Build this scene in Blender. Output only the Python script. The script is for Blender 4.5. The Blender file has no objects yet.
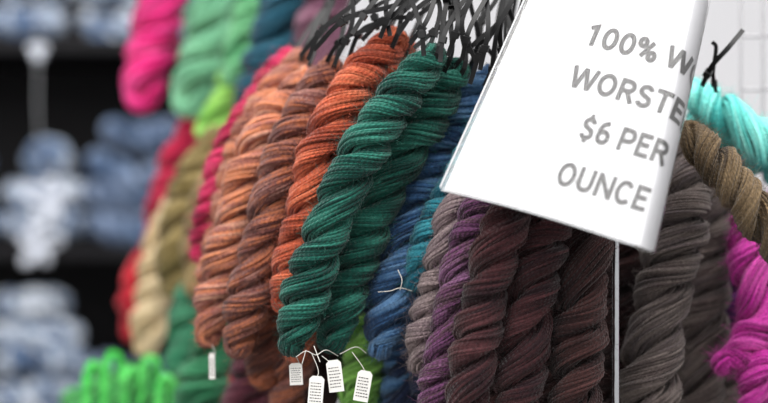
import bpy, math, random
import numpy as np
from mathutils import Vector
rng=np.random.RandomState(7); random.seed(7)
sc=bpy.context.scene
sc.view_settings.view_transform='Standard'
K=36/85/768; ZC=1.4
def pt(px,py,d): return np.array([(px-384)*K*d, d, ZC+(201.5-py)*K*d])
def lin(c): return tuple(((v/255)/12.92 if v/255<=0.04045 else (((v/255)+0.055)/1.055)**2.4) for v in c)+(1,)
def link(o): sc.collection.objects.link(o); return o
# ---------- materials
def simple_mat(name,col,rough=0.6,metal=0,noise=0.0,scale=20,spec=0.5):
    m=bpy.data.materials.new(name); m.use_nodes=True; nt=m.node_tree; b=nt.nodes['Principled BSDF']
    b.inputs['Roughness'].default_value=rough; b.inputs['Metallic'].default_value=metal
    b.inputs['Specular IOR Level'].default_value=spec
    n=nt.nodes.new('ShaderNodeTexNoise'); n.inputs['Scale'].default_value=scale; n.inputs['Detail'].default_value=4
    tc=nt.nodes.new('ShaderNodeTexCoord'); nt.links.new(tc.outputs['Object'],n.inputs['Vector'])
    r=nt.nodes.new('ShaderNodeValToRGB'); c=lin(col)
    r.color_ramp.elements[0].position=0.3; r.color_ramp.elements[1].position=0.7
    r.color_ramp.elements[0].color=tuple(v*(1-noise) for v in c[:3])+(1,)
    r.color_ramp.elements[1].color=tuple(min(1,v*(1+noise)) for v in c[:3])+(1,)
    nt.links.new(n.outputs['Fac'],r.inputs['Fac']); nt.links.new(r.outputs['Color'],b.inputs['Base Color'])
    return m
def yarn_mat(name,pal,sheen=0.18):
    m=bpy.data.materials.new(name); m.use_nodes=True; nt=m.node_tree; N=nt.nodes; L=nt.links
    b=N['Principled BSDF']; b.inputs['Roughness'].default_value=0.9; b.inputs['Specular IOR Level'].default_value=0.12
    b.inputs['Sheen Weight'].default_value=sheen; b.inputs['Sheen Roughness'].default_value=0.5
    a=N.new('ShaderNodeAttribute'); a.attribute_name='dye'
    s=N.new('ShaderNodeAttribute'); s.attribute_name='shade'
    r=N.new('ShaderNodeValToRGB'); cr=r.color_ramp
    n=len(pal)
    while len(cr.elements)<n: cr.elements.new(0.5)
    for i,c in enumerate(pal):
        cr.elements[i].position=i/(max(1,n-1)) if n>1 else 0
        cr.elements[i].color=lin(c)
    tc=N.new('ShaderNodeTexCoord'); nz=N.new('ShaderNodeTexNoise'); nz.inputs['Scale'].default_value=260; nz.inputs['Detail'].default_value=3
    L.new(tc.outputs['Object'],nz.inputs['Vector'])
    ma=N.new('ShaderNodeMath'); ma.operation='MULTIPLY_ADD'; ma.inputs[1].default_value=0.7; L.new(nz.outputs['Fac'],ma.inputs[0])
    sb=N.new('ShaderNodeMath'); sb.operation='SUBTRACT'; sb.inputs[1].default_value=0.35; L.new(a.outputs['Fac'],sb.inputs[0]); L.new(sb.outputs[0],ma.inputs[2])
    L.new(ma.outputs[0],r.inputs['Fac'])
    mv=N.new('ShaderNodeMath'); mv.operation='MULTIPLY_ADD'; mv.inputs[1].default_value=1.2; mv.inputs[2].default_value=0.42
    nz2=N.new('ShaderNodeTexNoise'); nz2.inputs['Scale'].default_value=420; L.new(tc.outputs['Object'],nz2.inputs['Vector']); L.new(nz2.outputs['Fac'],mv.inputs[0])
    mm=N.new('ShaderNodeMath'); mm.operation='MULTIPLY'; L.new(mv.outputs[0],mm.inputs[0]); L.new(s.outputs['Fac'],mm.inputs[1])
    mx=N.new('ShaderNodeVectorMath'); mx.operation='SCALE'
    L.new(r.outputs['Color'],mx.inputs[0]); L.new(mm.outputs[0],mx.inputs['Scale'])
    L.new(mx.outputs[0],b.inputs['Base Color'])
    uv=N.new('ShaderNodeUVMap'); uv.uv_map='UVMap'
    sep=N.new('ShaderNodeSeparateXYZ'); L.new(uv.outputs[0],sep.inputs[0])
    m1=N.new('ShaderNodeMath'); m1.operation='MULTIPLY_ADD'; m1.inputs[1].default_value=2.0
    L.new(sep.outputs[0],m1.inputs[0]); L.new(sep.outputs[1],m1.inputs[2])
    m2=N.new('ShaderNodeMath'); m2.operation='MULTIPLY'; m2.inputs[1].default_value=2*math.pi; L.new(m1.outputs[0],m2.inputs[0])
    m3=N.new('ShaderNodeMath'); m3.operation='SINE'; L.new(m2.outputs[0],m3.inputs[0])
    bp=N.new('ShaderNodeBump'); bp.inputs['Strength'].default_value=0.5; bp.inputs['Distance'].default_value=0.0005
    L.new(m3.outputs[0],bp.inputs['Height']); L.new(bp.outputs[0],b.inputs['Normal'])
    return m
# ---------- geometry helpers
def catmull(P,n):
    P=np.array(P,float); P=np.vstack([2*P[0]-P[1],P,2*P[-1]-P[-2]])
    out=[]
    segs=len(P)-3
    for i in range(segs):
        p0,p1,p2,p3=P[i:i+4]
        t=np.linspace(0,1,60,endpoint=False)[:,None]
        out.append(0.5*((2*p1)+(-p0+p2)*t+(2*p0-5*p1+4*p2-p3)*t**2+(-p0+3*p1-3*p2+p3)*t**3))
    out.append(P[-2][None]); C=np.vstack(out)
    d=np.r_[0,np.cumsum(np.linalg.norm(np.diff(C,axis=0),axis=1))]
    s=np.linspace(0,d[-1],n)
    return np.stack([np.interp(s,d,C[:,k]) for k in range(3)],1), s
def norm(a): return a/np.maximum(np.linalg.norm(a,axis=-1,keepdims=True),1e-9)
class MB:
    def __init__(s): s.v=[];s.f=[];s.uv=[];s.dye=[];s.sh=[];s.n=0
    def tubes(s,C,r,sides,dye,sh,pitch=0.0055,ref=None):
        Y,n,_=C.shape
        T=norm(np.gradient(C,axis=1))
        ref=np.array([0.31,0.83,0.46]) if ref is None else ref
        A=norm(np.cross(T,ref)); B=np.cross(T,A)
        al=np.arange(sides)*2*np.pi/sides
        r=np.broadcast_to(np.asarray(r),(Y,n))
        V=C[:,:,None,:]+r[:,:,None,None]*(np.cos(al)[None,None,:,None]*A[:,:,None,:]+np.sin(al)[None,None,:,None]*B[:,:,None,:])
        idx=np.arange(Y*n*sides).reshape(Y,n,sides)+s.n
        a=idx[:,:-1,:];b=np.roll(idx,-1,axis=2)[:,:-1,:];c=np.roll(idx,-1,axis=2)[:,1:,:];d=idx[:,1:,:]
        F=np.stack([a,b,c,d],-1).reshape(-1,4)
        ds=np.linalg.norm(np.diff(C,axis=1),axis=2); vv=np.concatenate([np.zeros((Y,1)),np.cumsum(ds,1)],1)/pitch
        u0=np.arange(sides)/sides
        U=np.zeros((Y,n-1,sides,4,2),np.float32)
        U[...,0,0]=u0;U[...,1,0]=u0+1/sides;U[...,2,0]=u0+1/sides;U[...,3,0]=u0
        U[...,0,1]=vv[:,:-1,None];U[...,1,1]=vv[:,:-1,None];U[...,2,1]=vv[:,1:,None];U[...,3,1]=vv[:,1:,None]
        s.v.append(V.reshape(-1,3));s.f.append(F);s.uv.append(U.reshape(-1,2))
        s.dye.append(np.repeat(np.broadcast_to(dye,(Y,n)).reshape(-1),sides)); s.sh.append(np.repeat(np.broadcast_to(sh,(Y,n)).reshape(-1),sides))
        s.n+=Y*n*sides
    def build(s,name,mat):
        V=np.vstack(s.v);F=np.vstack(s.f);U=np.vstack(s.uv)
        me=bpy.data.meshes.new(name)
        org=V.mean(0); V=V-org
        me.vertices.add(len(V)); me.vertices.foreach_set('co',V.astype(np.float32).ravel())
        me.loops.add(F.size); me.loops.foreach_set('vertex_index',F.astype(np.int32).ravel())
        me.polygons.add(len(F)); me.polygons.foreach_set('loop_start',np.arange(0,F.size,4,dtype=np.int32))
        me.polygons.foreach_set('loop_total',np.full(len(F),4,np.int32))
        me.update(calc_edges=True)
        me.polygons.foreach_set('use_smooth',np.ones(len(F),bool))
        uvl=me.uv_layers.new(name='UVMap'); uvl.data.foreach_set('uv',U.astype(np.float32).ravel())
        for nm,dat in(('dye',s.dye),('shade',s.sh)):
            at=me.attributes.new(nm,'FLOAT','POINT'); at.data.foreach_set('value',np.concatenate(dat).astype(np.float32))
        me.materials.append(mat); me.update()
        o=link(bpy.data.objects.new(name,me)); o.location=org
        return o
def wob(s,Y,freqs,rs):
    out=np.zeros((Y,len(s)))
    for f,a in freqs: out+=a*np.sin(2*np.pi*(s[None,:]*f*(0.7+0.6*rs.rand(Y,1))+rs.rand(Y,1)))
    return out
def skein_into(mb,P,W,pitch,rs,yarns=34,yr=0.0021,step=0.0032,sides=6,hand=1,th0=None,counter=-0.45,dyef=7,fuzz=0,loose=1.0):
    R=W/2
    L=np.sum(np.linalg.norm(np.diff(np.array(P),axis=0),axis=1))
    n=max(30,int(L*1.15/step))
    C,s=catmull(P,n); L=s[-1]
    T=norm(np.gradient(C,axis=0)); yax=np.array([0,1.0,0.02]); N=norm(yax-(T@yax)[:,None]*T); B=np.cross(T,N)
    th0=rs.rand()*6.28 if th0 is None else th0
    th=th0+hand*(2*np.pi*s/pitch+0.7*np.sin(2*np.pi*s/(L*0.7)+rs.rand()*6))
    env=0.66+0.34*np.clip(np.minimum(s*0.8,L-s)/(1.7*R),0,1)**0.7
    env*=1+0.06*np.sin(2*np.pi*s/(L*0.45)+rs.rand()*6)
    D=np.cos(th)[:,None]*N+np.sin(th)[:,None]*B
    E=-np.sin(th)[:,None]*N+np.cos(th)[:,None]*B
    m=14
    def leg(i): return C[i],D[i],E[i],env[i],th[i]
    idx=np.arange(n)
    ps=np.linspace(0,np.pi,m+2)[1:-1]
    def turn(i,a,sgn,flip):
        e1=np.cos(a)[:,None]*D[i]*flip+np.sin(a)[:,None]*T[i]*sgn
        return np.repeat(C[i][None],len(a),0),e1,np.repeat(E[i][None],len(a),0),np.full(len(a),env[i]),np.full(len(a),th[i])
    top_a=turn(0,np.linspace(np.pi/2,0,m//2,endpoint=False),-1,1)
    top_b=turn(0,np.linspace(0,np.pi/2,m//2+1)[1:],-1,-1)
    bot=turn(n-1,ps,1,1)
    down=leg(idx); up=leg(idx[::-1]); up=(up[0],-up[1],up[2],up[3],up[4])
    parts=[top_a,down,bot,up,top_b]
    CC,E1,E2,EN,TH=[np.concatenate([p[k] for p in parts]) for k in range(5)]
    a=0.54*R;b=0.76*R;ro=0.48*R
    q=np.concatenate([[0],np.cumsum(np.linalg.norm(np.diff(CC+ro*E1,axis=0),axis=1))])
    phi=np.arange(yarns)[:,None]*2*np.pi/yarns+wob(q,yarns,[(4,0.10*loose),(10,0.07*loose)],rs)
    phi=phi+counter*hand*(TH-TH[0])[None,:]
    rad=1+wob(q,yarns,[(4,0.045*loose),(12,0.04*loose)],rs)+rs.randn(yarns,1)*0.05*loose
    sw=1+0.06*np.sin(2*np.pi*q/(pitch*1.37)+rs.rand()*6)+0.04*np.sin(2*np.pi*q/(pitch*0.61)+rs.rand()*6)
    rad=rad*sw[None]
    cx=np.cos(phi)*rad; sy=np.sin(phi)*rad
    Y=CC[None]+ (EN*ro)[None,:,None]*E1[None]+ (a-yr)*(EN[None]*cx)[...,None]*E1[None]+(b-yr)*(EN[None]*sy)[...,None]*E2[None]
    ph=rs.rand()*6.28;ph2=rs.rand()*6.28
    qq=q[None]+rs.randn(yarns,1)*0.012
    dye=0.5+0.32*np.sin(qq*2*np.pi*dyef+ph)+0.2*np.sin(qq*2*np.pi*dyef*2.3+ph2)+rs.randn(yarns,1)*0.15+wob(q,yarns,[(9,0.08)],rs)
    sh=1+rs.randn(yarns,1)*0.15+np.zeros_like(dye)
    mb.tubes(Y,yr*(1+0.14*rs.randn(yarns,1)),sides,np.clip(dye,0,1),sh)
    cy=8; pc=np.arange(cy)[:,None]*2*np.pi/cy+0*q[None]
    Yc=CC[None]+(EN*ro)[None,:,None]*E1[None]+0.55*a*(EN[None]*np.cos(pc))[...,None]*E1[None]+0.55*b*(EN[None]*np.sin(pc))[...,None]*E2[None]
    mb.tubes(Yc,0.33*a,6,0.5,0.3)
    if fuzz:
        yi=rs.randint(0,yarns,fuzz); qi=rs.randint(2,len(q)-2,fuzz)
        base=Y[yi,qi]; out=norm(base-(CC[qi]+ro*E1[qi])); dr=norm(out*0.35+rs.randn(fuzz,3)*0.8)
        ln=(0.003+0.009*rs.rand(fuzz,1)**1.5); cu=norm(rs.randn(fuzz,3))*ln*0.7
        t=np.linspace(0,1,4)[None,:,None]
        H=base[:,None]+out[:,None]*yr*0.8+dr[:,None]*ln[:,None]*t+cu[:,None]*t**2
        mb.tubes(H,0.00013,3,np.clip(dye[yi,qi],0,1)[:,None],1.2)
    return C
def skein(pal,pts,Wpx,pitchpx,seed,detail=2,name='yarn_skein',**kw):
    rs=np.random.RandomState(seed)
    P=[pt(*p) for p in pts]; dm=np.mean([p[2] for p in pts])
    mb=MB()
    if detail==2: kk=dict(yarns=40,yr=0.00182,step=0.0030,sides=6,fuzz=4200)
    elif detail==1: kk=dict(yarns=32,yr=0.0023,step=0.0045,sides=5,fuzz=600)
    else: kk=dict(yarns=22,yr=0.0036,step=0.008,sides=5)
    kk.update(kw)
    skein_into(mb,P,Wpx*K*dm,pitchpx*K*dm*0.95,rs,**kk)
    return mb.build(name,yarn_mat('wool_'+str(seed),pal))
# ---------- palettes
GREEN=[(8,46,41),(20,76,65),(44,106,92)]
RUST=[(118,50,34),(166,76,50),(198,108,76)]
PEACH=[(110,64,58),(178,118,96),(204,128,88),(146,90,86),(198,146,122)]
MAUVE=[(80,46,44),(122,78,68),(160,94,64),(94,58,58),(138,96,86)]
BROWN=[(72,42,38),(112,70,60),(164,92,58)]
CRIM=[(112,16,46),(176,28,76),(208,60,106)]
BLUE=[(26,48,78),(50,84,122),(88,122,156)]
TEALB=[(14,72,90),(34,108,124),(58,138,150)]
TAUPE=[(90,78,78),(138,122,122),(114,98,102)]
PLUM=[(50,32,44),(106,62,100),(74,54,60),(130,88,124)]
MAROON=[(34,18,23),(54,29,32),(74,42,45)]
DARK=[(32,19,21),(48,29,29),(66,41,40)]
GREY=[(68,58,57),(104,94,90),(86,76,77)]
OLIVE=[(60,48,34),(94,78,58),(120,101,76)]
AQUA=[(60,166,162),(108,208,200),(146,228,218)]
MAG=[(120,20,92),(176,40,142),(208,80,170)]
PURP=[(70,30,80),(110,44,120)]
NAVY=[(20,28,50),(38,50,78)]
S=[
 (CRIM,[(288,58,2.30),(262,95,2.27),(232,140,2.25),(212,200,2.25),(200,252,2.26)],30,52,1,2),
 (CRIM,[(300,66,2.24),(262,120,2.24),(238,170,2.25),(222,230,2.26)],28,50,31,2),
 (PEACH,[(306,78,2.16),(270,125,2.15),(243,185,2.14),(226,255,2.14),(208,335,2.15)],40,70,2,2),
 (PEACH,[(300,60,2.22),(262,110,2.21),(236,170,2.21),(222,240,2.22),(206,300,2.23)],34,60,22,2),
 (MAUVE,[(330,70,2.10),(296,128,2.09),(272,200,2.08),(252,280,2.09),(238,345,2.10)],42,74,3,2),
 (BROWN,[(322,120,2.17),(296,180,2.15),(282,250,2.15),(268,320,2.15),(262,375,2.16)],42,72,4,2),
 (RUST,[(392,42,2.06),(350,92,2.04),(322,150,2.035),(304,220,2.04),(286,300,2.05)],44,76,5,2),
 (RUST,[(405,50,2.13),(360,110,2.11),(332,190,2.11),(312,270,2.11),(296,350,2.12)],40,72,6,2),
 (MAUVE,[(326,240,2.17),(306,310,2.16),(292,370,2.16),(284,420,2.17)],40,68,36,2),
 (GREEN,[(432,58,2.00),(388,112,1.985),(348,180,1.98),(316,262,1.985),(292,342,1.99)],46,78,7,2),
 (GREEN,[(456,72,2.04),(420,126,2.035),(384,190,2.03),(354,262,2.03),(332,338,2.03)],46,80,8,2),
 (BLUE,[(488,80,2.085),(452,124,2.075),(422,180,2.065),(398,255,2.055),(381,345,2.055)],46,76,9,2),
 (TEALB,[(504,92,2.06),(476,146,2.035),(450,192,2.03),(430,236,2.03),(414,282,2.035)],33,62,10,2),
 (BLUE,[(440,230,2.15),(420,300,2.14),(404,360,2.14),(396,410,2.14)],42,66,19,2),
 (TAUPE,[(476,168,2.05),(454,220,2.01),(436,290,2.01),(418,362,2.02)],36,68,11,2),
 (PLUM,[(498,178,1.99),(470,232,1.98),(452,310,1.98),(432,412,1.98)],38,72,12,2),
 (MAROON,[(522,190,1.93),(496,250,1.92),(478,330,1.92),(462,430,1.92)],46,80,13,2),
 (MAROON,[(556,200,1.96),(538,262,1.94),(524,340,1.94),(514,440,1.94)],50,84,14,2),
 (DARK,[(592,215,1.98),(584,270,1.96),(578,340,1.96),(574,440,1.96)],54,88,15,2),
 (DARK,[(530,200,2.06),(514,270,2.05),(504,340,2.05),(492,440,2.05)],54,84,41,1),
 (DARK,[(572,210,2.06),(558,270,2.05),(552,340,2.05),(546,440,2.05)],54,84,42,1),
 (DARK,[(624,200,2.17),(620,270,2.16),(616,340,2.16),(612,440,2.16)],58,88,43,1),
 (NAVY,[(470,250,2.13),(452,310,2.12),(436,370,2.12),(428,440,2.12)],50,84,44,1),
 (NAVY,[(430,150,2.2),(400,220,2.2),(384,300,2.2),(380,380,2.2)],60,84,48,1),
 (GREY,[(694,150,2.12),(680,215,2.08),(664,290,2.07),(652,360,2.07),(646,440,2.07)],58,86,16,2),
 (GREY,[(712,180,2.18),(706,250,2.17),(700,330,2.17),(694,440,2.17)],54,84,17,1),
 (OLIVE,[(690,134,2.02),(720,166,1.99),(750,206,1.99),(788,262,2.02)],42,76,18,2),
 (AQUA,[(694,92,2.16),(722,114,2.14),(760,142,2.14),(810,178,2.16)],44,76,20,2),
 (AQUA,[(700,120,2.2),(730,132,2.2),(770,160,2.2),(810,190,2.2)],40,76,49,1),
 (PURP,[(712,130,2.24),(732,200,2.23),(738,260,2.22),(736,340,2.22)],40,64,21,1),
 (MAG,[(742,222,2.12),(750,275,2.11),(756,325,2.11),(742,352,2.09),(724,362,2.08)],38,70,23,2),
 (MAG,[(806,330,2.12),(780,350,2.10),(758,368,2.09),(752,410,2.09)],36,66,24,2),
 (MAG,[(780,200,2.26),(778,260,2.26),(776,330,2.26),(774,420,2.26)],44,70,45,1),
 (GREY,[(736,300,2.24),(732,350,2.24),(728,440,2.24)],44,70,50,1),
 ([(90,140,60),(120,170,80)],[(366,330,2.15),(362,370,2.14),(352,440,2.14)],44,70,25,1),
 ([(70,30,44),(110,60,72)],[(262,340,2.3),(252,380,2.3),(244,440,2.3)],50,76,26,1),
 (NAVY,[(420,330,2.14),(406,380,2.13),(400,440,2.13)],38,66,27,1),
 (DARK,[(330,300,2.22),(318,360,2.22),(310,440,2.22)],60,84,46,1),
 (GREEN,[(384,330,2.22),(378,370,2.22),(374,440,2.22)],56,84,47,1),
]
for pal,pts,W,pi,seed,dt in S: skein(pal,pts,W,pi,seed,dt)
BG=[
 ([(190,20,96),(236,54,140),(244,100,168)],[(172,-60,2.9),(162,-10,2.9),(154,40,2.9),(142,95,2.9)],50,80,51),
 ([(90,146,114),(124,184,146)],[(228,-50,2.85),(214,0,2.85),(205,50,2.85),(190,100,2.85)],50,84,52),
 ([(74,134,100),(114,174,134)],[(240,-60,2.95),(236,0,2.95),(226,50,2.95),(212,90,2.95)],44,84,53),
 ([(120,180,80),(156,210,104)],[(262,40,2.75),(242,70,2.75),(224,105,2.75),(208,130,2.75)],36,70,54),
 ([(80,146,100),(110,176,126)],[(254,-10,2.7),(248,30,2.7),(234,74,2.7)],40,70,64),
 ([(18,64,82),(40,92,112)],[(300,-60,2.6),(284,-5,2.6),(272,50,2.6),(250,105,2.62)],50,84,55),
 ([(96,58,78),(130,90,108)],[(352,-60,2.55),(330,-10,2.55),(322,25,2.55),(308,70,2.55)],50,84,56),
 ([(150,20,54),(200,44,80)],[(196,120,2.9),(178,160,2.9),(164,205,2.9),(156,250,2.9)],36,66,57),
 ([(104,90,50),(146,128,84)],[(214,140,2.7),(194,180,2.7),(180,225,2.7),(172,285,2.7)],42,74,58),
 ([(120,100,64),(150,130,90)],[(222,170,2.6),(206,220,2.6),(196,285,2.6)],40,74,59),
 ([(190,166,126),(220,200,164)],[(172,210,2.8),(160,250,2.8),(152,300,2.8),(146,345,2.8)],38,68,60),
 ([(160,20,40),(200,40,56)],[(150,250,2.95),(138,285,2.95),(132,330,2.95)],34,66,61),
 ([(40,110,80),(80,150,114)],[(200,280,2.65),(190,320,2.65),(180,360,2.65)],46,74,62),
 ([(30,90,60),(60,130,90)],[(222,330,2.5),(206,370,2.5),(190,430,2.5)],50,80,63),
 ([(150,40,70),(190,70,90)],[(240,290,2.6),(236,350,2.6),(230,430,2.6)],40,74,65),
 ([(80,30,44),(120,60,72)],[(272,300,2.6),(266,360,2.6),(262,430,2.6)],60,74,66),
]
for pal,pts,W,pi,seed in BG: skein(pal,pts,W,pi,seed,0,loose=1.3)
for i,(x,y,dz) in enumerate([(94,364,0.0),(113,354,0.05),(132,370,-0.03),(150,358,0.04),(166,378,0.0)]):
    skein([(50,170,66),(104,220,110)],[(x-8,430,2.6+dz),(x-7,y+14,2.6+dz),(x,y,2.61+dz),(x+8,y+14,2.62+dz),(x+9,430,2.62+dz)],10,30,70+i,0)
skein([(40,120,60),(80,160,90)],[(80,404,2.82),(130,392,2.82),(190,400,2.82)],54,90,80,0)
# ---------- box helper
def boxes(name,bl,mat,bev=0.0):
    import bmesh
    bm=bmesh.new()
    for (cx,cy,cz,sx,sy,sz) in bl:
        r=bmesh.ops.create_cube(bm,size=1)
        for v in r['verts']: v.co=Vector((cx+v.co.x*sx,cy+v.co.y*sy,cz+v.co.z*sz))
    me=bpy.data.meshes.new(name); bm.to_mesh(me); bm.free(); me.materials.append(mat)
    o=link(bpy.data.objects.new(name,me))
    if bev:
        b=o.modifiers.new('b','BEVEL'); b.width=bev; b.segments=2
    return o
# ---------- room
concrete=simple_mat('concrete_floor',(120,118,114),0.7,0,0.15,3)
wallm=simple_mat('painted_wall',(234,234,238),0.9,0,0.03,2)
boxes('floor',[(0,2.0,-0.05,9,9,0.1)],concrete)
boxes('wall_back',[(0,6.05,1.6,9,0.1,3.2)],wallm)
blk=simple_mat('black_laminate',(18,17,21),0.6,0,0.2,10,0.2)
D0=4.0
def px(x,d): return (x-384)*K*d
def pz(y,d): return ZC+(201.5-y)*K*d
xl,xr=px(-260,D0),px(322,D0)
xm=(xl+xr)/2; w=xr-xl
shelf=[(xm,D0+0.5,1.05,w,0.03,2.1)]
for y in (45,252,460): shelf.append((xm,D0+0.25,pz(y,D0),w,0.5,0.03))
for z in (0.08,0.45): shelf.append((xm,D0+0.25,z,w,0.5,0.03))
for x in (xl,xr): shelf.append((x,D0+0.25,1.05,0.03,0.5,2.1))
boxes('black_shelf_unit',shelf,blk,0.003)
def pile(name,items,pal,seed):
    rs=np.random.RandomState(seed); mb=MB()
    for P,W in items: skein_into(mb,[np.array(p) for p in P],W,W*1.8,rs,yarns=14,yr=W*0.09,step=0.012,sides=4,dyef=3.2)
    return mb.build(name,yarn_mat(name+'_wool',pal))
BW=[(60,84,120),(124,144,172),(226,230,236),(150,166,188),(74,94,126)]
SL=[(50,68,96),(88,108,138),(138,152,176),(60,78,108)]
def shelfz(y): return pz(y,D0)+0.015
def lying(x0,x1,y,z0,n,seed,yd=0.08):
    rs=np.random.RandomState(seed); out=[]
    for r in range(n):
        z=shelfz(y)+0.045+z0+r*0.07
        out.append(([(px(x0,D0)+rs.rand()*.04,D0+yd,z),(px((x0+x1)/2,D0),D0+yd-0.02,z+0.02*rs.randn()),(px(x1,D0)-rs.rand()*.04,D0+yd+0.03,z)],0.085))
    return out
pile('folded_wool_stack',lying(85,190,252,0,3,1)+lying(105,180,252,0.21,1,31),SL,1)
pile('folded_wool_stack',lying(0,78,252,0,2,2)+lying(14,70,252,0.14,1,32),BW,2)
pile('folded_wool_stack',lying(200,310,252,0,3,3),SL,3)
pile('folded_wool_stack',lying(-20,80,460,0.0,4,4)+lying(0,60,460,0.28,1,34),BW,4)
pile('folded_wool_stack',lying(90,200,460,0.0,3,5),SL,5)
pile('folded_wool_stack',lying(-120,-20,252,0,3,6),SL,6)
pile('folded_wool_stack',lying(-10,60,45,0,3,7)+lying(70,145,45,0,3,8),BW,7)
pile('folded_wool_stack',lying(160,310,45,0,3,9),SL,9)
whitep=simple_mat('white_ribbon',(200,205,216),0.8,0,0.05,30)
chrome=simple_mat('chrome',(190,192,196),0.25,1.0,0.05,40)
def curve_obj(name,polys,rad,mat,res=3,ext=0):
    cu=bpy.data.curves.new(name,'CURVE'); cu.dimensions='3D'; cu.bevel_depth=rad; cu.bevel_resolution=res; cu.extrude=ext; cu.use_fill_caps=True
    for P in polys:
        sp=cu.splines.new('POLY'); sp.points.add(len(P)-1)
        for i,p in enumerate(P): sp.points[i].co=(*p,1)
    cu.materials.append(mat); o=link(bpy.data.objects.new(name,cu)); return o
def bow(name,c,R,seed):
    rs=np.random.RandomState(seed); polys=[]
    for k in range(5):
        a=rs.rand()*0.9+k*1.25; t=np.linspace(0,2*np.pi,24)
        u=np.array([math.cos(a),-0.3*rs.rand(),math.sin(a)]); v=np.array([-math.sin(a)*0.6,-0.7,math.cos(a)*0.6])
        rr=R*(0.6+0.6*rs.rand())
        polys.append(c+u*(rr*0.5)*(1-np.cos(t))[:,None]+v*(rr*0.35)*np.sin(t)[:,None])
    mb=MB(); mb.tubes(np.array(polys),0.008,6,0.5,1); return mb.build(name,whitep)
bow('white_ribbon_bow',pt(50,202,3.75),0.07,1); bow('white_ribbon_bow',pt(40,246,3.75),0.05,2)
hk=curve_obj('hanging_hook',[catmull([pt(38,-60,3.75),pt(38,60,3.75),pt(38,120,3.75),pt(46,196,3.75)],30)[0]],0.002,chrome)
hc=boxes('hook_clip',[(*pt(38,48,3.75),0.04,0.015,0.015),(*pt(38,56,3.75),0.02,0.02,0.02)],whitep,0.004); hc.parent=hk
# ---------- rack
zt=1.78
yp=1.97
rack_paths=[
 [(px(615,yp),yp,0.02),(px(616,yp),yp,zt-0.1),],
 [(px(330,2.3),2.45,zt-0.10),(px(470,2.12),2.16,zt-0.10),(px(560,2.1),2.06,zt-0.10),(px(616,yp),yp,zt-0.10),(px(760,2.2),2.14,zt-0.10),(px(900,2.2),2.3,zt-0.10)],
 [(px(120,2.8),3.0,zt-0.02),(px(330,2.3),2.45,zt-0.10)],
]
rod=curve_obj('display_rack',rack_paths,0.0038,chrome)
base=boxes('rack_base',[(px(612,2.2),yp,0.01,0.4,0.4,0.02)],blk,0.004)
base.parent=rod
wm=simple_mat('white_wire',(172,170,174),0.4,0,0.02,30)
g=[];gy=2.30
x0=px(741,gy)
xs=[x0+i*0.028 for i in range(16)]
zs=[0.25+i*0.034 for i in range(46)]
for x in xs: g.append([(x,gy,0.0),(x,gy,zs[-1])])
for i,z in enumerate(zs):
    if i%2==0: g.append([(xs[0],gy+0.004,z),(xs[-1],gy+0.004,z)])
curve_obj('wire_grid_panel',g,0.002,wm,2)
# ---------- zip ties
blackp=simple_mat('black_nylon',(10,10,12),0.4,0,0.1,50,0.35)
def ribbon(P,w,th,head=True):
    C,s=catmull(P,40); T=norm(np.gradient(C,axis=0)); yax=np.array([0.3,1.0,0.1]); N=norm(yax-(T@yax)[:,None]*T); B=np.cross(T,N)
    V=[];F=[]
    for i in range(len(C)):
        for a,b in((-1,-1),(1,-1),(1,1),(-1,1)): V.append(tuple(C[i]+B[i]*a*w/2+N[i]*b*th/2))
    for i in range(len(C)-1):
        for j in range(4): F.append((i*4+j,i*4+(j+1)%4,i*4+4+(j+1)%4,i*4+4+j))
    F+= [(3,2,1,0),tuple(len(V)-4+j for j in range(4))]
    if head:
        h=len(C)//4; o=len(V)
        for c in (-1,1):
            for a,b in((-1,-1),(1,-1),(1,1),(-1,1)): V.append(tuple(C[h]+T[h]*c*w*0.7+B[h]*a*w*0.8+N[h]*b*w*0.7))
        F+=[(o+3,o+2,o+1,o),(o+4,o+5,o+6,o+7)]+[(o+j,o+(j+1)%4,o+4+(j+1)%4,o+4+j) for j in range(4)]
    return V,F
def ties(name,paths,w=0.0055):
    V=[];F=[]
    for P in paths:
        v,f=ribbon(P,w,0.0014); o=len(V); V+=v; F+=[tuple(i+o for i in q) for q in f]
    me=bpy.data.meshes.new(name); me.from_pydata(V,[],F); me.materials.append(blackp); me.update()
    return link(bpy.data.objects.new(name,me))
tops=[(290,62,2.28),(304,74,2.17),(300,58,2.22),(330,70,2.10),(392,42,2.05),(405,50,2.12),(384,40,2.08),(432,60,2.0),(458,74,2.04),(444,66,2.02),(486,80,2.10),(498,90,2.16),(470,70,2.1),(500,110,2.12),(510,100,2.1)]
for i,(x,y,d) in enumerate(tops):
    rr=random.Random(i)
    hx=x+60+rr.random()*60-(x-290)*0.28; hy=-55-rr.random()*20
    bow_=rr.uniform(-22,4)
    P=[pt(x,y+6,d-0.012),pt(x+8,y-16,d-0.02),pt((x+hx)/2+bow_*0.7,(y+hy)/2-4,d),pt(hx,hy,2.12),pt(hx+6,hy-10,2.2)]
    ties('cable_tie',[P])
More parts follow.
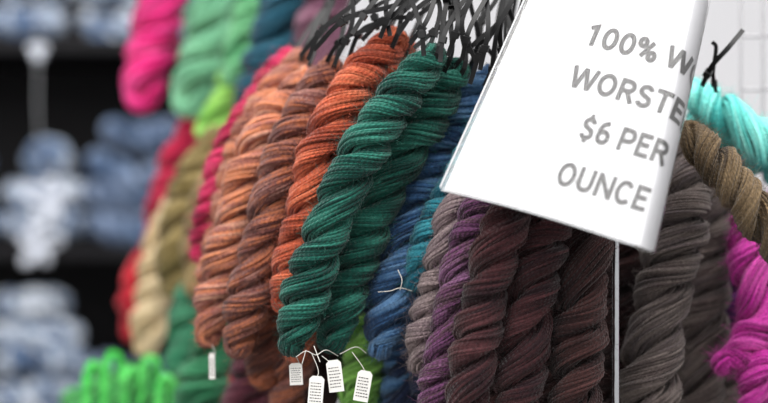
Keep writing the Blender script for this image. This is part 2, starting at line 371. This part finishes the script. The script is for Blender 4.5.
extra=[[(352,34,2.0),(372,4,2.0),(400,-24,2.02)],[(314,50,2.02),(345,20,2.0),(398,4,2.0),(450,-20,2.02)],[(410,44,1.97),(428,18,1.96),(440,-20,1.98)],
 [(462,60,1.97),(470,28,1.96),(492,-12,1.98)],[(480,70,1.98),(488,30,1.97),(486,-15,1.98)],[(500,80,2.0),(512,40,1.99),(526,-10,2.0)],[(448,56,1.96),(458,20,1.95),(450,-20,1.98)],
 [(300,56,2.1),(330,24,2.08),(372,8,2.06),(420,-20,2.06)],[(380,38,2.0),(392,10,1.99),(416,-22,2.0)],[(398,34,2.0),(420,6,1.99),(462,-20,2.0)],[(424,56,1.96),(420,24,1.96),(404,-18,1.98)],
 [(440,62,1.97),(446,30,1.97),(474,-15,1.98)],[(470,84,2.0),(482,50,1.99),(508,8,1.98),(520,-20,1.98)],[(492,96,2.02),(494,50,2.0),(506,-15,2.0)],[(336,60,2.05),(352,24,2.04),(352,-20,2.04)],[(476,62,2.0),(462,24,2.0),(478,-15,2.0)],
 [(320,74,2.1),(342,40,2.06),(384,22,2.0),(430,-18,2.0)],[(506,70,2.02),(500,30,2.0),(512,-15,2.0)],
 [(308,60,2.06),(322,30,2.05),(356,2,2.04),(380,-25,2.04)],[(390,36,2.0),(386,8,2.0),(392,-20,2.0)],[(484,86,2.04),(498,60,2.03),(520,30,2.02),(530,-10,2.02)],[(452,70,2.03),(474,44,2.02),(500,20,2.02),(512,-15,2.02)],
 [(362,40,2.04),(384,20,2.03),(420,14,2.02),(452,-16,2.02)],[(414,48,2.0),(436,30,2.0),(462,12,2.0),(478,-20,2.0)],[(466,76,2.06),(478,40,2.05),(470,0,2.05),(476,-20,2.05)],[(496,60,2.05),(478,30,2.05),(496,0,2.05),(500,-20,2.05)],
 [(346,66,2.06),(362,30,2.05),(398,16,2.04),(436,-20,2.04)],[(428,52,2.0),(440,10,2.0),(428,-20,2.0)],[(510,60,2.04),(516,30,2.03),(506,0,2.03),(514,-20,2.03)],[(378,30,2.05),(372,6,2.05),(368,-20,2.05)]]
for e in extra: ties('cable_tie',[[pt(*p) for p in e]],0.0050)
ties('cable_tie',[[pt(702,86,2.08),pt(712,66,2.05),pt(728,48,2.04),pt(743,30,2.05)]],0.0055)
ties('cable_tie',[[pt(716,92,2.1),pt(713,74,2.07),pt(716,48,2.06),pt(712,42,2.06)]],0.0045)
# ---------- sign
def U(v): v=np.array(v,float); return v/np.linalg.norm(v)
ex=U((0.96,-0.3,-0.28)); up=U((0.42,0.5,0.907)); nb=-np.cross(ex,up); nb=nb/np.linalg.norm(nb)
if nb[1]<0: nb=-nb
BL=pt(438,190,1.86)
def T0(h): return 0.206-0.125*h
def signpt(t,h,off=0.0):
    t=np.asarray(t,float);h=np.asarray(h,float)
    r=0.022; t0=T0(h)
    e=np.maximum(t-t0,0); ang=np.minimum(e/r,2.3); rest=np.maximum(e-2.3*r,0)
    x=np.minimum(t,t0)+r*np.sin(ang)+rest*math.cos(2.3); y=r*(1-np.cos(ang))+rest*math.sin(2.3)
    nx=np.sin(ang); ny=-np.cos(ang)
    belly=-0.006*np.sin(np.pi*np.clip(t/0.2,0,1))
    x=x+off*nx; y=y+belly+off*ny
    return BL+x[...,None]*ex+y[...,None]*nb+h[...,None]*up
WS,HS=0.285,0.33
def sheet(name,t0,t1,h0,h1,off,mat,round_r=0.006):
    nt_,nh=90,60
    h=h0+(h1-h0)*np.linspace(0,1,nh)**1.5; TT,HH=np.meshgrid(np.linspace(0,1,nt_),h)
    for i in range(nh):
        dd=min(h[i]-h0,h1-h[i]); ins=round_r-math.sqrt(max(0,round_r**2-max(0,round_r-dd)**2)) if dd<round_r else 0
        hh=h[i]-h0
        te=min(t1, T0(h[i])+0.010+math.sqrt(hh)*0.22)
        TT[i]=np.linspace(t0+ins,te,nt_)
    V=signpt(TT,HH,off).reshape(-1,3); F=[(i*nt_+j,i*nt_+j+1,(i+1)*nt_+j+1,(i+1)*nt_+j) for i in range(nh-1) for j in range(nt_-1)]
    me=bpy.data.meshes.new(name); me.from_pydata([tuple(v) for v in V],[],F); me.materials.append(mat); me.update()
    for p in me.polygons: p.use_smooth=True
    return link(bpy.data.objects.new(name,me))
paper=simple_mat('printed_paper',(214,214,218),0.6,0,0.01,20)
ink=simple_mat('grey_ink',(42,39,40),0.7,0,0.03,60)
slv=bpy.data.materials.new('clear_vinyl'); slv.use_nodes=True; nt=slv.node_tree
for n in list(nt.nodes):
    if n.type!='OUTPUT_MATERIAL': nt.nodes.remove(n)
out=[n for n in nt.nodes if n.type=='OUTPUT_MATERIAL'][0]
tr=nt.nodes.new('ShaderNodeBsdfTransparent'); gl=nt.nodes.new('ShaderNodeBsdfGlossy'); gl.inputs['Roughness'].default_value=0.18
df=nt.nodes.new('ShaderNodeBsdfDiffuse'); df.inputs['Color'].default_value=(0.85,0.86,0.88,1)
fr=nt.nodes.new('ShaderNodeFresnel'); fr.inputs['IOR'].default_value=1.45
m1=nt.nodes.new('ShaderNodeMixShader'); m1.inputs[0].default_value=0.05; nt.links.new(tr.outputs[0],m1.inputs[1]); nt.links.new(df.outputs[0],m1.inputs[2])
m2=nt.nodes.new('ShaderNodeMixShader'); nt.links.new(fr.outputs[0],m2.inputs[0]); nt.links.new(m1.outputs[0],m2.inputs[1]); nt.links.new(gl.outputs[0],m2.inputs[2])
nt.links.new(m2.outputs[0],out.inputs[0])
sign=bpy.data.objects.new('price_sign',None); link(sign)
pp=sheet('paper_sheet',0.006,WS-0.006,0.003,HS-0.004,0.0,paper,round_r=0.0005)
s1=sheet('vinyl_sleeve',0,WS,0,HS,0.0016,slv)
s2=sheet('vinyl_sleeve_back',0,WS,0,HS,-0.0016,slv)
tt=np.linspace(0.004,0.21,60)
seam=[signpt(tt,np.full(60,0.001)),signpt(np.full(40,0.001),np.linspace(0.004,HS,40))]
sm=curve_obj('sleeve_seam',seam,0.0009,simple_mat('vinyl_edge',(200,202,206),0.3,0,0.02,20),2)
parts=[pp,s1,s2,sm]
# sans-serif lettering drawn as stroked glyphs (cap height 1)
def arc(cx,cy,rx,ry,a0,a1,n=20):
    a=np.radians(np.linspace(a0,a1,n)); return [(cx+rx*math.cos(t),cy+ry*math.sin(t)) for t in a]
b_=0.085
G={
'1':(.79,[[(.18,.78),(.46,.91),(.46,0)]]),
'0':(.79,[arc(.395,.5,.25,.415,0,360,36)]),
'%':(1.03,[arc(.25,.76,.14,.17,0,360,22),arc(.77,.24,.14,.17,0,360,22),[(.72,.86),(.30,.14)]]),
'W':(1.25,[[(.08,1),(.34,.03)],[(.34,.03),(.625,.97)],[(.625,.97),(.91,.03)],[(.91,.03),(1.17,1)]]),
'O':(.97,[arc(.485,.5,.33,.415,0,360,40)]),
'L':(.76,[[(.17,1),(.17,b_),(.70,b_)]]),
'R':(.87,[[(.17,0),(.17,1-b_)]+[(.42,1-b_)]+arc(.46,.70,.24,.215,90,-90,16)+[(.17,.485)],[(.46,.48),(.77,0)]]),
'S':(.83,[arc(.415,.715,.24,.20,15,180,14)+[(.175,.70)]+[(.22,.60),(.40,.51),(.60,.43),(.66,.33)]+arc(.41,.285,.25,.20,5,-165,16)]),
'T':(.84,[[(.04,1-b_),(.80,1-b_)],[(.42,1-b_),(.42,0)]]),
'E':(.80,[[(.72,1-b_),(.17,1-b_),(.17,b_),(.73,b_)],[(.17,.52),(.65,.52)]]),
'D':(.92,[[(.17,b_),(.17,1-b_),(.38,1-b_)]+arc(.40,.5,.37,.415,90,-90,24)+[(.17,b_)]]),
'$':(.79,[arc(.395,.70,.22,.19,10,180,14)+[(.175,.66),(.24,.58),(.40,.50),(.57,.42),(.62,.32)]+arc(.39,.28,.23,.19,0,-170,16),[(.40,.9),(.40,1.12)],[(.40,.08),(.40,-.12)]]),
'6':(.79,[arc(.405,.315,.245,.235,0,360,30),[(.16,.33),(.165,.52)]+arc(.52,.50,.355,.415,178,96,14)+[(.56,.915)]]),
'P':(.88,[[(.17,0),(.17,1-b_),(.44,1-b_)]+arc(.48,.68,.26,.235,90,-90,16)+[(.17,.445)]]),
'U':(.91,[[(.16,1),(.16,.36)]+arc(.455,.36,.295,.275,180,360,20)+[(.75,1)]]),
'N':(1.0,[[(.17,0),(.17,1)],[(.17,.95),(.83,.05)],[(.83,0),(.83,1)]]),
'C':(.91,[arc(.47,.5,.33,.415,38,322,32)]),
' ':(.35,[])}
def stroke(P,wd):
    P=[np.array(p,float) for p in P]
    Q=[P[0]]
    for a,b in zip(P[:-1],P[1:]):
        k=max(1,int(np.linalg.norm(b-a)/0.15))
        for i in range(1,k+1): Q.append(a+(b-a)*i/k)
    closed=np.linalg.norm(Q[0]-Q[-1])<1e-6
    V=[];F=[];n=len(Q)
    for i in range(n):
        p0=Q[i-1] if i>0 else (Q[-2] if closed else None); p2=Q[i+1] if i<n-1 else (Q[1] if closed else None)
        d1=None if p0 is None else (Q[i]-p0)/max(np.linalg.norm(Q[i]-p0),1e-9)
        d2=None if p2 is None else (p2-Q[i])/max(np.linalg.norm(p2-Q[i]),1e-9)
        if d1 is None: d1=d2
        if d2 is None: d2=d1
        n1=np.array([-d1[1],d1[0]]);n2=np.array([-d2[1],d2[0]])
        m=n1+n2; m=m/max(np.linalg.norm(m),1e-6); sc_=1/max(0.45,m@n1)
        V+= [Q[i]+m*wd/2*sc_,Q[i]-m*wd/2*sc_]
    F=[(2*i,2*i+1,2*i+3,2*i+2) for i in range(n-1)]
    return V,F
V=[];F=[]
CAP=0.0290
for txt,b,xs0,SX in (('100% WOOL',0.215,0.0800,0.83),('WORSTED',0.158,0.0838,0.80),('$6 PER',0.1005,0.1145,0.73),('OUNCE',0.0405,0.1105,0.73)):
    x=xs0
    for ch in txt:
        adv,strs=G[ch]
        for st in strs:
            v,f=stroke(st,0.205); o=len(V)
            for p in v: V.append((x+p[0]*CAP*SX,b+p[1]*CAP))
            F+=[tuple(i+o for i in q) for q in f]
        x+=adv*CAP*SX
VA=np.array(V); W3=signpt(VA[:,0],VA[:,1],0.0006)
me=bpy.data.meshes.new('sign_lettering'); me.from_pydata([tuple(v) for v in W3],[],F); me.materials.append(ink); me.update()
parts.append(link(bpy.data.objects.new('sign_lettering',me)))
for p in parts: p.parent=sign
# ---------- price tags with strings
tagm=simple_mat('tag_card',(228,226,222),0.7,0,0.02,40); strm=simple_mat('white_cotton',(205,202,195),0.9,0,0.05,80)
def tag(c,rot,w,h,top):
    V=[];F=[]; cr,sr=math.cos(rot),math.sin(rot)
    def add(pts,y0,y1,mi):
        o=len(V); n=len(pts)
        for yy in (y0,y1):
            for x,z in pts: V.append((x*cr-z*sr,yy,x*sr+z*cr))
        F.append((tuple(range(o,o+n)),mi)); F.append((tuple(range(o+2*n-1,o+n-1,-1)),mi))
        for i in range(n): F.append(((o+i,o+(i+1)%n,o+n+(i+1)%n,o+n+i),mi))
    add([(-w/2,-h/2),(w/2,-h/2),(w/2,h*0.40),(w*0.3,h/2),(-w*0.3,h/2),(-w/2,h*0.40)],-0.0004,0.0004,0)
    rr=random.Random(int(c[0]*1e5))
    for i in range(7):
        z=h*0.26-i*h*0.1; x=-w*0.38
        while x<w*0.3:
            L=w*rr.uniform(0.05,0.16)
            add([(x,z-h*0.015),(x+L,z-h*0.015),(x+L,z+h*0.015),(x,z+h*0.015)],-0.0007,-0.0004,1); x+=L+w*0.05
    me=bpy.data.meshes.new('price_tag'); me.from_pydata(V,[],[f for f,_ in F]); me.materials.append(tagm); me.materials.append(ink)
    for p,(f,mi) in zip(me.polygons,F): p.material_index=mi
    o=link(bpy.data.objects.new('price_tag',me)); o.location=c
    a=np.array(c)+np.array([-h*0.42*sr,0,h*0.42*cr]); b=np.array(top)
    mid=(a+b)/2+np.array([0.004,0,-0.004])
    st=curve_obj('tag_string',[catmull([a-c,mid-c,b-c],14)[0]],0.0004,strm,2); st.parent=o
for x,y,d,rot,w,h,tx,ty in [(316,391,1.94,-0.08,15,30,312,354),(335,376,1.95,0.12,15,32,322,356),(363,386,1.96,-0.18,15,31,352,352),(296,374,2.0,0.05,13,22,296,356),(212,366,2.12,0.02,6,26,212,345)]:
    tag(pt(x,y,d),rot,w*K*d,h*K*d,pt(tx,ty,d+0.01))
sp=[]
for P in [[(296,357,1.955),(306,351,1.95),(316,355,1.95),(326,350,1.955),(338,356,1.98)],[(378,292,2.0),(390,291,1.99),(400,288,1.99),(412,291,2.0)],[(398,270,2.0),(402,280,1.99),(400,290,1.99)],[(340,354,1.98),(356,347,1.99),(366,353,2.0)],[(306,350,1.95),(302,364,1.95)],[(314,346,1.95),(320,362,1.94)]]:
    sp.append(catmull([pt(*p) for p in P],20)[0])
curve_obj('cotton_tie_string',sp,0.00045,strm,2)
# ---------- lights
def area(name,loc,rot,size,power,col=(1,1,1)):
    l=bpy.data.lights.new(name,'AREA'); l.shape='RECTANGLE'; l.size=size[0]; l.size_y=size[1]; l.energy=power; l.color=col
    o=link(bpy.data.objects.new(name,l)); o.location=loc; o.rotation_euler=rot; return o
area('added_wall_light',(0.6,1.0,3.3),(math.radians(12),0,0),(3.0,1.6),98,(1,0.985,0.96))
area('added_wall_light',(-1.5,-0.5,2.9),(math.radians(50),0,math.radians(-30)),(1.8,1.3),52,(1,0.99,0.98))
area('added_wall_light',(-0.6,2.6,3.1),(math.radians(25),0,0),(2.4,0.8),30,(1,0.99,0.98))  # added lamp, no real fixture: only brightens the back wall
w=bpy.data.worlds.new('World'); sc.world=w; w.use_nodes=True
w.node_tree.nodes['Background'].inputs[0].default_value=(1,0.99,0.985,1); w.node_tree.nodes['Background'].inputs[1].default_value=0.85
# ---------- camera
cam=bpy.data.cameras.new('camera'); co=link(bpy.data.objects.new('camera',cam)); co.location=(0,0,ZC); co.rotation_euler=(math.radians(90),0,0)
cam.lens=85; cam.sensor_width=36; cam.dof.use_dof=True; cam.dof.focus_distance=1.96; cam.dof.aperture_fstop=1.7; cam.clip_start=0.05
sc.camera=co
